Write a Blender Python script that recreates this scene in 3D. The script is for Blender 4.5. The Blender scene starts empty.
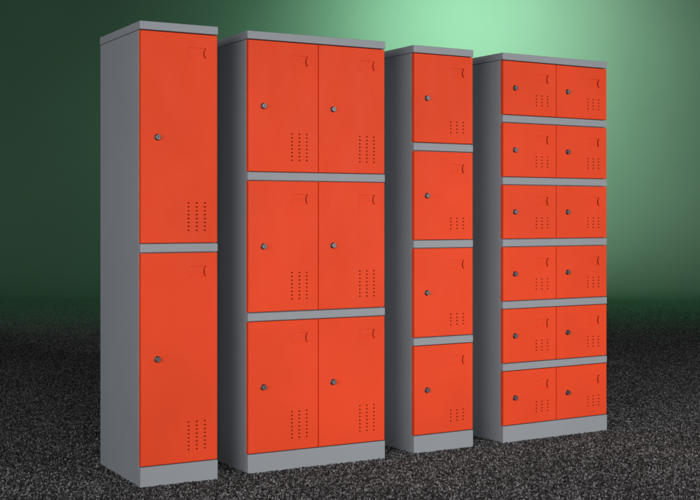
import bpy, bmesh, math, random
from mathutils import Vector, Matrix
random.seed(7)
S = bpy.context.scene
COL = S.collection
H = 1.8            # cabinet height
CAMZ = 0.5825 * H
DEP = 0.505
TH = 0.020         # door thickness
CAP = 0.032; RAIL = 0.0320; PL = 0.0795; GAP = 0.0036

# ------------------------------------------------------------------ materials
def new_mat(name):
    m = bpy.data.materials.new(name); m.use_nodes = True
    nt = m.node_tree; nt.nodes.clear()
    out = nt.nodes.new('ShaderNodeOutputMaterial'); b = nt.nodes.new('ShaderNodeBsdfPrincipled')
    nt.links.new(b.outputs[0], out.inputs['Surface'])
    return m, nt, b

def paint(name, col, rough=0.42, spec=0.5, var=0.035):
    """powder coated sheet steel: faint cloudiness, orange-peel, handling marks in the gloss"""
    m, nt, b = new_mat(name); N = nt.nodes.new; L = nt.links.new
    geo = N('ShaderNodeNewGeometry')
    n1 = N('ShaderNodeTexNoise'); n1.inputs['Scale'].default_value = 2.3; n1.inputs['Detail'].default_value = 5
    L(geo.outputs['Position'], n1.inputs['Vector'])
    r1 = N('ShaderNodeMapRange'); r1.inputs[1].default_value = .3; r1.inputs[2].default_value = .7
    r1.inputs[3].default_value = 1 - var; r1.inputs[4].default_value = 1 + var
    L(n1.outputs['Fac'], r1.inputs[0])
    mx = N('ShaderNodeMix'); mx.data_type = 'RGBA'; mx.blend_type = 'MULTIPLY'; mx.inputs[0].default_value = 1
    mx.inputs[6].default_value = (*col, 1)
    L(r1.outputs[0], mx.inputs[7]); L(mx.outputs[2], b.inputs['Base Color'])
    mp = N('ShaderNodeMapping'); mp.inputs['Scale'].default_value = (3, 3, 1.1)
    L(geo.outputs['Position'], mp.inputs['Vector'])
    n2 = N('ShaderNodeTexNoise'); n2.inputs['Scale'].default_value = 4; n2.inputs['Detail'].default_value = 6
    L(mp.outputs[0], n2.inputs['Vector'])
    r2 = N('ShaderNodeMapRange'); r2.inputs[1].default_value = .3; r2.inputs[2].default_value = .7
    r2.inputs[3].default_value = rough - .05; r2.inputs[4].default_value = rough + .07
    L(n2.outputs['Fac'], r2.inputs[0]); L(r2.outputs[0], b.inputs['Roughness'])
    n3 = N('ShaderNodeTexNoise'); n3.inputs['Scale'].default_value = 420; n3.inputs['Detail'].default_value = 2
    L(geo.outputs['Position'], n3.inputs['Vector'])
    # slight waviness of the sheet
    n4 = N('ShaderNodeTexNoise'); n4.inputs['Scale'].default_value = 5; n4.inputs['Detail'].default_value = 1
    L(geo.outputs['Position'], n4.inputs['Vector'])
    b1 = N('ShaderNodeBump'); b1.inputs['Strength'].default_value = .08; b1.inputs['Distance'].default_value = .0006
    L(n3.outputs['Fac'], b1.inputs['Height'])
    b2 = N('ShaderNodeBump'); b2.inputs['Strength'].default_value = .12; b2.inputs['Distance'].default_value = .0015
    L(n4.outputs['Fac'], b2.inputs['Height']); L(b1.outputs[0], b2.inputs['Normal'])
    L(b2.outputs[0], b.inputs['Normal'])
    b.inputs['Specular IOR Level'].default_value = spec
    return m

M_GREY = paint('grey_powder_coat', (0.315, 0.34, 0.37), .55, .18, .03)
M_ORANGE = paint('orange_powder_coat', (0.86, 0.072, 0.020), .58, .13, .06)

def metal(name, col, rough):
    m, nt, b = new_mat(name)
    b.inputs['Metallic'].default_value = 1; b.inputs['Roughness'].default_value = rough
    n = nt.nodes.new('ShaderNodeTexNoise'); n.inputs['Scale'].default_value = 900
    tc = nt.nodes.new('ShaderNodeTexCoord'); nt.links.new(tc.outputs['Object'], n.inputs['Vector'])
    r = nt.nodes.new('ShaderNodeMapRange'); r.inputs[3].default_value = .7; r.inputs[4].default_value = 1.1
    nt.links.new(n.outputs['Fac'], r.inputs[0])
    mx = nt.nodes.new('ShaderNodeMix'); mx.data_type = 'RGBA'; mx.blend_type = 'MULTIPLY'; mx.inputs[0].default_value = 1
    mx.inputs[6].default_value = (*col, 1); nt.links.new(r.outputs[0], mx.inputs[7])
    nt.links.new(mx.outputs[2], b.inputs['Base Color'])
    return m
M_CHROME = metal('lock_steel', (0.16, 0.165, 0.18), .5)
M_DARK, _nt, _b = new_mat('lock_keyway_dark')
_b.inputs['Roughness'].default_value = .5
_n = _nt.nodes.new('ShaderNodeTexNoise'); _n.inputs['Scale'].default_value = 300
_r = _nt.nodes.new('ShaderNodeValToRGB'); _r.color_ramp.elements[0].color = (.008, .008, .01, 1); _r.color_ramp.elements[1].color = (.03, .03, .035, 1)
_nt.links.new(_n.outputs['Fac'], _r.inputs[0]); _nt.links.new(_r.outputs[0], _b.inputs['Base Color'])

def carpet_mat():
    m, nt, b = new_mat('charcoal_carpet'); N = nt.nodes.new; L = nt.links.new
    geo = N('ShaderNodeNewGeometry')
    sc = N('ShaderNodeMapping'); sc.inputs['Scale'].default_value = (1, .5, .25)
    L(geo.outputs['Position'], sc.inputs['Vector'])
    v = N('ShaderNodeTexVoronoi'); v.inputs['Scale'].default_value = 175; v.feature = 'F1'
    L(sc.outputs[0], v.inputs['Vector'])
    sep = N('ShaderNodeSeparateColor'); L(v.outputs['Color'], sep.inputs[0])
    rp = N('ShaderNodeValToRGB'); rp.color_ramp.interpolation = 'LINEAR'
    e = rp.color_ramp.elements
    e[0].position = 0; e[0].color = (.006, .0056, .006, 1)
    e[1].position = 1; e[1].color = (.33, .335, .345, 1)
    for p, c in ((.35, (.026, .026, .0275, 1)), (.62, (.062, .06, .06, 1)), (.85, (.17, .171, .176, 1))):
        k = e.new(p); k.color = c
    L(sep.outputs[0], rp.inputs[0])
    # broader worn clouds
    n = N('ShaderNodeTexNoise'); n.inputs['Scale'].default_value = 1.6; n.inputs['Detail'].default_value = 6
    L(geo.outputs['Position'], n.inputs['Vector'])
    r = N('ShaderNodeMapRange'); r.inputs[1].default_value = .3; r.inputs[2].default_value = .7
    r.inputs[3].default_value = .85; r.inputs[4].default_value = 1.15; L(n.outputs['Fac'], r.inputs[0])
    mx = N('ShaderNodeMix'); mx.data_type = 'RGBA'; mx.blend_type = 'MULTIPLY'; mx.inputs[0].default_value = 1
    L(rp.outputs[0], mx.inputs[6]); L(r.outputs[0], mx.inputs[7]); L(mx.outputs[2], b.inputs['Base Color'])
    b.inputs['Roughness'].default_value = .85; b.inputs['Specular IOR Level'].default_value = .25
    return m
M_CARPET = carpet_mat()

def backdrop_mat():
    m, nt, b = new_mat('green_backdrop_paper'); N = nt.nodes.new; L = nt.links.new
    geo = N('ShaderNodeNewGeometry')
    n = N('ShaderNodeTexNoise'); n.inputs['Scale'].default_value = .9; n.inputs['Detail'].default_value = 7
    L(geo.outputs['Position'], n.inputs['Vector'])
    r = N('ShaderNodeValToRGB'); e = r.color_ramp.elements
    e[0].position = .3; e[0].color = (.205, .465, .29, 1); e[1].position = .7; e[1].color = (.22, .49, .305, 1)
    L(n.outputs['Fac'], r.inputs[0]); L(r.outputs[0], b.inputs['Base Color'])
    b.inputs['Roughness'].default_value = .95; b.inputs['Specular IOR Level'].default_value = .1
    return m
M_BACK = backdrop_mat()

# ------------------------------------------------------------------ mesh helpers
def link(name, bm, mats, parent=None, recalc=True):
    if recalc: bmesh.ops.recalc_face_normals(bm, faces=bm.faces)
    me = bpy.data.meshes.new(name); bm.to_mesh(me); bm.free()
    for m in (mats if isinstance(mats, (list, tuple)) else [mats]): me.materials.append(m)
    o = bpy.data.objects.new(name, me); COL.objects.link(o)
    if parent: o.parent = parent
    return o

def box(bm, x0, x1, y0, y1, z0, z1, bev=0.0, seg=2):
    t = bmesh.new()
    v = [t.verts.new((x, y, z)) for x in (x0, x1) for y in (y0, y1) for z in (z0, z1)]
    for f in ((0, 1, 3, 2), (4, 6, 7, 5), (0, 4, 5, 1), (2, 3, 7, 6), (0, 2, 6, 4), (1, 5, 7, 3)):
        t.faces.new([v[i] for i in f])
    bmesh.ops.recalc_face_normals(t, faces=t.faces)
    if bev: bmesh.ops.bevel(t, geom=t.edges[:], offset=bev, segments=seg, profile=.5, affect='EDGES')
    me = bpy.data.meshes.new('tmp'); t.to_mesh(me); t.free(); bm.from_mesh(me); bpy.data.meshes.remove(me)

def ring_verts(bm, pts, y): return [bm.verts.new((x, y, z)) for x, z in pts]
def bridge(bm, a, b):
    n = len(a)
    for i in range(n): bm.faces.new((a[i], a[(i + 1) % n], b[(i + 1) % n], b[i]))
def rect(x0, x1, z0, z1): return [(x0, z0), (x1, z0), (x1, z1), (x0, z1)]

def fill_with_holes(bm, loops):
    edges = []
    for lp in loops:
        for i in range(len(lp)):
            a, b = lp[i], lp[(i + 1) % len(lp)]
            e = bm.edges.get((a, b)) or bm.edges.new((a, b)); edges.append(e)
    bmesh.ops.triangle_fill(bm, use_beauty=True, use_dissolve=False, edges=edges, normal=(0, -1, 0))

# ------------------------------------------------------------------ door (local origin: lower left front corner, y into the cabinet)
def slot_rect(w, h): 
    x1 = w * .845; return (x1 - .078, x1 + .004, h - .052 - .046, h - .052 + .003)
def vent_rect(w, h, rows):
    xs = [w * .617, w * .725, w * .833]
    z0 = .049; zs = [z0 + .0154 * i for i in range(rows)]
    return xs, zs, (xs[0] - .010, xs[2] + .010, zs[0] - .0077, zs[-1] + .0077)

def make_door(parent, w, h, rows, loc, door_cache={}):
    key = (round(w, 4), round(h, 4), rows)
    if key in door_cache:
        src = door_cache[key]
        d = src.copy(); COL.objects.link(d); d.parent = parent; d.location = loc
        for ch in src.children:
            if ch is d: continue
            c = ch.copy(); COL.objects.link(c); c.parent = d
            if ch.name.startswith('lock'): c.rotation_euler = (math.radians(random.uniform(-2, 2)), math.radians(random.choice((4, 8, 14, -6))), math.radians(random.uniform(-2, 2)))
        return d
    bm = bmesh.new()
    r = .0028
    prev = ring_verts(bm, rect(0, w, 0, h), TH)
    bm.faces.new(prev)                                            # inner skin of the folded door
    for a in (0, 30, 60, 90):
        a = math.radians(a); ins = r * (1 - math.cos(a)); y = r - r * math.sin(a)
        cur = ring_verts(bm, rect(ins, w - ins, ins, h - ins), y); bridge(bm, prev, cur); prev = cur
    front = prev
    sx0, sx1, sz0, sz1 = slot_rect(w, h); xs, zs, vr = vent_rect(w, h, rows)
    hole1 = ring_verts(bm, rect(sx0, sx1, sz0, sz1), 0); hole2 = ring_verts(bm, rect(*vr), 0)
    fill_with_holes(bm, [front, hole1, hole2])
    d = link('door', bm, M_ORANGE, parent); d.location = loc
    # pressed card pocket: a tray that deepens to the right, with a thumb cut-out on its right edge
    bm = bmesh.new()
    outer = ring_verts(bm, rect(sx0, sx1, sz0, sz1), 0)
    px0, px1, pz0, pz1 = sx0 + .004, sx1 - .004, sz0 + .004, sz1 - .004
    zc = (pz0 + pz1) / 2; hh = (pz1 - pz0) / 2
    out = [(px0, pz0 + .002), (px0 + .002, pz0)]
    out += [(px1 - .006, pz0), (px1 - .001, pz0)]
    out += [(px1 + .001, pz0 + .002)]
    for k in range(9):
        t = -1 + 2 * k / 8; out.append((px1 - .0045 - .0016 * (1 - t * t) + .004 * max(0, abs(t) - .72) / .28, zc + t * (hh - .005)))
    out += [(px1 + .001, pz1 - .002), (px1 - .001, pz1), (px0 + .002, pz1), (px0, pz1 - .002)]
    rim = ring_verts(bm, out, 0)
    fill_with_holes(bm, [outer, rim])
    def dep(x): return .0010 + .0046 * max(0, (x - px0) / (px1 - px0)) ** 2.5
    n = len(out)
    def inset(k):
        x, z = out[k]; dz = zc - z; dx = (px0 + px1) / 2 - x
        return (x + .0009 * (1 if dx > 0 else -1), z + .0009 * (1 if dz > 0 else -1) * (abs(dz) > .004))
    low = [bm.verts.new((inset(k)[0], dep(out[k][0]), inset(k)[1])) for k in range(n)]
    for i in range(n):                                           # the right-hand edge stays open: the card slides in there
        if i in range(4, 14): continue
        bm.faces.new((rim[i], rim[(i + 1) % n], low[(i + 1) % n], low[i]))
    c = bm.verts.new(((px0 + px1) / 2, dep((px0 + px1) / 2), zc))
    for i in range(n): bm.faces.new((low[i], low[(i + 1) % n], c))
    # little raised dimples that hold the card at the corners
    for (x, z) in ((px0 + .003, pz1 - .002), (px0 + .004, pz0 + .001), (px1 - .006, pz0 + .001)):
        mt = Matrix.Translation((x, .0, z)) @ Matrix.Diagonal((1.0, .55, .8, 1))
        bmesh.ops.create_icosphere(bm, subdivisions=2, radius=.0032, matrix=mt)
    o = link('card_holder', bm, M_ORANGE, d)
    # perforated vent
    bm = bmesh.new()
    xb = [vr[0], (xs[0] + xs[1]) / 2, (xs[1] + xs[2]) / 2, vr[1]]
    zb = [vr[2]] + [(zs[i] + zs[i + 1]) / 2 for i in range(rows - 1)] + [vr[3]]
    grid = [[bm.verts.new((x, 0, z)) for z in zb] for x in xb]
    for i, cx in enumerate(xs):
        for j, cz in enumerate(zs):
            sq = [grid[i][j], grid[i + 1][j], grid[i + 1][j + 1], grid[i][j + 1]]
            angs = [math.radians(-135 + 30 * k) for k in range(12)]
            hv = [bm.verts.new((cx + .0043 * math.cos(a), 0, cz + .0027 * math.sin(a))) for a in angs]
            bk = [bm.verts.new((v.co.x, .0022, v.co.z)) for v in hv]
            for k in range(4):
                a = [hv[(3 * k + q) % 12] for q in range(4)]
                bm.faces.new([sq[k]] + a[:1] + a[1:] + [sq[(k + 1) % 4]])
            bridge(bm, hv, bk)
    bmesh.ops.remove_doubles(bm, verts=bm.verts, dist=1e-6)
    link('vent_grille', bm, M_ORANGE, d)
    # cylinder lock
    bm = bmesh.new()
    prof = [(.0, .0006), (.0125, .0006), (.0128, -.0012), (.0112, -.0026), (.0104, -.0100), (.0094, -.0112), (.0082, -.0112), (.0078, -.0098), (.0, -.0098)]
    NS = 28; prev = None; cx, cz = w * .213, h * .5
    for (rr, y) in prof:
        if rr == 0: cur = [bm.verts.new((0, y, 0))]
        else: cur = [bm.verts.new((rr * math.cos(2 * math.pi * k / NS), y, rr * math.sin(2 * math.pi * k / NS))) for k in range(NS)]
        if prev:
            for k in range(NS):
                k2 = (k + 1) % NS
                if len(prev) == 1: bm.faces.new((prev[0], cur[k], cur[k2]))
                elif len(cur) == 1: bm.faces.new((prev[k], prev[k2], cur[0]))
                else: bm.faces.new((prev[k], prev[k2], cur[k2], cur[k]))
        prev = cur
    bmesh.ops.recalc_face_normals(bm, faces=bm.faces)
    for f in bm.faces: f.smooth = False
    nf = len(bm.faces)
    box(bm, -.0012, .0012, -.0104, -.0096, -.0055, .0055)
    box(bm, -.0028, .0028, -.0103, -.0096, -.0018, .0022)
    bm.faces.ensure_lookup_table()
    for i in range(nf, len(bm.faces)): bm.faces[i].material_index = 1
    lk = link('lock', bm, [M_CHROME, M_DARK], d, recalc=False)
    lk.location = (cx, 0, cz); lk.rotation_euler = (0, math.radians(8), 0)
    door_cache[key] = d
    return d

# ------------------------------------------------------------------ cabinets
def cabinet(x, y, yaw, w, cols, rows, vent_rows, label):
    root = bpy.data.objects.new('locker_cabinet', None); COL.objects.link(root)
    root.empty_display_size = .1
    root.location = (x, y, 0); root.rotation_euler = (0, 0, yaw)
    root['label'] = label; root['category'] = 'locker'; root['group'] = 'steel lockers standing in a row on the carpet'
    e = .0012
    # carcass shell (closed, front recessed behind the doors)
    bm = bmesh.new()
    box(bm, 0, w, TH + .001, DEP, 0, H - CAP - .0015, .0016)
    link('body', bm, M_GREY, root)
    # cap folded over the top edge
    bm = bmesh.new()
    box(bm, -.0015, w + .0015, -.0012, DEP + .0015, H - CAP, H, .0022, 3)
    link('top_panel', bm, M_GREY, root)
    bm = bmesh.new()
    box(bm, 0, w, 0, TH + .0005, 0, PL, .0014)
    link('plinth', bm, M_GREY, root)
    dh = (H - CAP - PL - RAIL * (rows - 1)) / rows
    cw = w / cols
    for r in range(rows):
        z0 = PL + r * (dh + RAIL)
        if r:
            bm = bmesh.new()
            box(bm, 0, w, .0003, TH + .0005, z0 - RAIL, z0, .0014)
            link('shelf_rail', bm, M_GREY, root)
        for c in range(cols):
            make_door(root, cw - GAP if cols > 1 else w - .0036, dh - 2 * GAP, vent_rows,
                      (c * cw + (GAP / 2 if cols > 1 else .0018) + (.0004 if c == 0 else -.0002), random.uniform(-.0003, .0003), z0 + GAP + random.uniform(-.0005, .0005)))
    return root

W1, W2 = .3213, .6456
cabinet(-.8069, 4.6377, .5062, W1, 1, 2, 8, 'tall narrow grey steel locker with only two long orange doors, one above the other')
cabinet(-.4141, 4.8862, .5053, W2, 2, 3, 8, 'wide grey steel locker with six orange doors in three rows of two')
cabinet(.2808, 5.2995, .5322, W1, 1, 4, 4, 'narrow grey steel locker with a single column of four orange doors')
cabinet(.7040, 5.5463, .5510, W2, 2, 6, 4, 'wide grey steel locker with twelve small orange doors in six rows of two')

# ------------------------------------------------------------------ setting
YB = 18.0
bm = bmesh.new()
v = [bm.verts.new(p) for p in ((-14, -6, 0), (14, -6, 0), (14, YB + .3, 0), (-14, YB + .3, 0))]
bm.faces.new(v)
fl = link('floor', bm, M_CARPET); fl['kind'] = 'structure'

# sweep of backdrop paper: lies on the floor at its foot and curves up
bm = bmesh.new()
prof = [(10.2, .003), (YB - 3.0, .004)]
R = 2.8
for k in range(49):
    a = math.radians(90 * k / 48); prof.append((YB - .1 - R + R * math.sin(a), .006 + R - R * math.cos(a)))
prof += [(YB - .1, 5), (YB - .1, 9)]
PR = [Vector((0, a, b)) for a, b in prof]; back_ = []
for k, p in enumerate(PR):                                       # second skin 6 mm behind, so the paper has a thickness
    t = (PR[min(k + 1, len(PR) - 1)] - PR[max(k - 1, 0)]).normalized()
    back_.append((p.y + t.z * .006, p.z - t.y * .003))
prof = prof + back_[::-1] + [prof[0]]
cols_ = []
for (yy, zz) in prof: cols_.append([bm.verts.new((-12 + 24 * i / 8, yy, zz)) for i in range(9)])
for a, b in zip(cols_, cols_[1:]):
    for i in range(8):
        bm.faces.new((a[i], a[i + 1], b[i + 1], b[i]))
bd = link('backdrop', bm, M_BACK); bd['kind'] = 'structure'

# carpet pile: one tile of tufts, repeated by geometry nodes over the floor in view
T = .5; n = 70
bm = bmesh.new()
base = bmesh.new(); bmesh.ops.create_icosphere(base, subdivisions=1, radius=1)
bv = [v.co.copy() for v in base.verts]; bf = [[v.index for v in f.verts] for f in base.faces if f.calc_center_median().z > -.5]
base.free()
for i in range(n):
    for j in range(n):
        cx = (i + .5 + random.uniform(-.45, .45)) * T / n - T / 2; cy = (j + .5 + random.uniform(-.45, .45)) * T / n - T / 2
        rx = random.uniform(.0028, .0047); hz = random.uniform(.003, .008)
        vs = []
        for p in bv:
            s = 1 + random.uniform(-.22, .22)
            vs.append(bm.verts.new((cx + p.x * rx * s, cy + p.y * rx * s, p.z * hz * s + .001)))
        for f in bf: bm.faces.new([vs[q] for q in f])
pile = link('carpet_pile', bm, M_CARPET, recalc=False)
pile['kind'] = 'stuff'; pile['label'] = 'charcoal speckled looped carpet pile covering the floor'; pile['category'] = 'carpet'
ng = bpy.data.node_groups.new('lay_carpet', 'GeometryNodeTree')
ng.interface.new_socket('Geometry', in_out='INPUT', socket_type='NodeSocketGeometry')
ng.interface.new_socket('Geometry', in_out='OUTPUT', socket_type='NodeSocketGeometry')
gi = ng.nodes.new('NodeGroupInput'); go = ng.nodes.new('NodeGroupOutput')
NX = 26
join = ng.nodes.new('GeometryNodeJoinGeometry')
def lay(y0, rows, keep, seed):
    src = gi.outputs[0]
    if keep < 1:                                                  # thin the pile out tuft by tuft
        isl = ng.nodes.new('GeometryNodeInputMeshIsland'); rb = ng.nodes.new('FunctionNodeRandomValue'); rb.data_type = 'BOOLEAN'
        rb.inputs[6].default_value = 1 - keep; rb.inputs[8].default_value = seed
        ng.links.new(isl.outputs[0], rb.inputs[7])
        dl = ng.nodes.new('GeometryNodeDeleteGeometry'); ng.links.new(src, dl.inputs[0]); ng.links.new(rb.outputs[3], dl.inputs[1])
        src = dl.outputs[0]
    gr = ng.nodes.new('GeometryNodeMeshGrid')
    gr.inputs['Size X'].default_value = (NX - 1) * T; gr.inputs['Size Y'].default_value = (rows - 1) * T
    gr.inputs['Vertices X'].default_value = NX; gr.inputs['Vertices Y'].default_value = rows
    tf = ng.nodes.new('GeometryNodeTransform'); tf.inputs['Translation'].default_value = (0, y0 + (rows - 1) * T / 2, 0)
    ng.links.new(gr.outputs[0], tf.inputs[0])
    rv = ng.nodes.new('FunctionNodeRandomValue'); rv.data_type = 'INT'
    rv.inputs[4].default_value = 0; rv.inputs[5].default_value = 3; rv.inputs[8].default_value = seed
    ml = ng.nodes.new('ShaderNodeMath'); ml.operation = 'MULTIPLY'; ml.inputs[1].default_value = math.pi / 2
    cb = ng.nodes.new('ShaderNodeCombineXYZ'); io = ng.nodes.new('GeometryNodeInstanceOnPoints')
    ng.links.new(rv.outputs[2], ml.inputs[0]); ng.links.new(ml.outputs[0], cb.inputs[2])
    ng.links.new(tf.outputs[0], io.inputs['Points']); ng.links.new(src, io.inputs['Instance'])
    ng.links.new(cb.outputs[0], io.inputs['Rotation']); ng.links.new(io.outputs[0], join.inputs[0])
lay(2.5, 16, 1, 1)                                                # full pile: y 2.5 .. 10.0
for k in range(12):                                               # thinning towards the sweep: y 10.5 .. 16.0
    lay(10.5 + k * T, 1, .75 * .68 ** k, 10 + k)
ng.links.new(join.outputs[0], go.inputs[0])
md = pile.modifiers.new('lay', 'NODES'); md.node_group = ng
# ------------------------------------------------------------------ lights (studio)
def area(name, loc, tgt, size, energy, col=(1, 1, 1), size_y=None, spread=180):
    l = bpy.data.lights.new(name, 'AREA'); l.energy = energy; l.color = col; l.size = size
    if size_y: l.shape = 'RECTANGLE'; l.size_y = size_y
    l.spread = math.radians(spread)
    o = bpy.data.objects.new(name, l); COL.objects.link(o); o.location = loc
    o.rotation_euler = (Vector(tgt) - Vector(loc)).to_track_quat('-Z', 'Y').to_euler()
    return o
def spot(name, loc, tgt, energy, angle, blend=1, col=(1, 1, 1), size=.3):
    l = bpy.data.lights.new(name, 'SPOT'); l.energy = energy; l.color = col
    l.spot_size = math.radians(angle); l.spot_blend = blend; l.shadow_soft_size = size
    o = bpy.data.objects.new(name, l); COL.objects.link(o); o.location = loc
    o.rotation_euler = (Vector(tgt) - Vector(loc)).to_track_quat('-Z', 'Y').to_euler()
    return o
area('key_softbox', (6.6, .5, 2.1), (.9, 5.4, .4), 1.5, 72, (1, .985, .96), 1.8, 80)
area('fill_left', (-4.4, .4, 1.5), (-.1, 5.3, .7), 2.4, 24, (1, .98, .985), 2.2, 110)
area('fill_camera_left', (-2.3, -1.0, 1.9), (.1, 5.2, .6), 2.6, 29, (1, .98, .985), 2.2, 90)
area('front_fill', (.9, -.9, 2.6), (.8, 5.2, .2), 1.9, 18, (1, .99, .98), 1.9, 90)
area('backdrop_hot_light', (1.9, 14.4, 4.8), (2.6, YB, 3.0), 2.4, 58, (1, .80, .84), 1.0, 106)
area('backdrop_wash_light', (1.5, 14.5, 4.8), (1.4, YB, 3.6), 1.6, 36, (.74, 1, .84), 1.0, 108)

w = bpy.data.worlds.new('World'); S.world = w; w.use_nodes = True
bg = w.node_tree.nodes['Background']; bg.inputs[0].default_value = (.56, .6, .6, 1); bg.inputs[1].default_value = .05

# ------------------------------------------------------------------ camera
cam = bpy.data.cameras.new('camera'); co = bpy.data.objects.new('camera', cam); COL.objects.link(co)
co.location = (0, 0, CAMZ); co.rotation_euler = (math.radians(90), 0, 0)
cam.sensor_width = 36; cam.lens = 36 * 1205.6 / 700
cam.shift_y = -(250 - 215.95) / 700
cam.clip_end = 200; cam.clip_start = .05
S.camera = co
S.view_settings.view_transform = 'Standard'; S.view_settings.look = 'None'
S.view_settings.exposure = 0.06; S.view_settings.gamma = 1
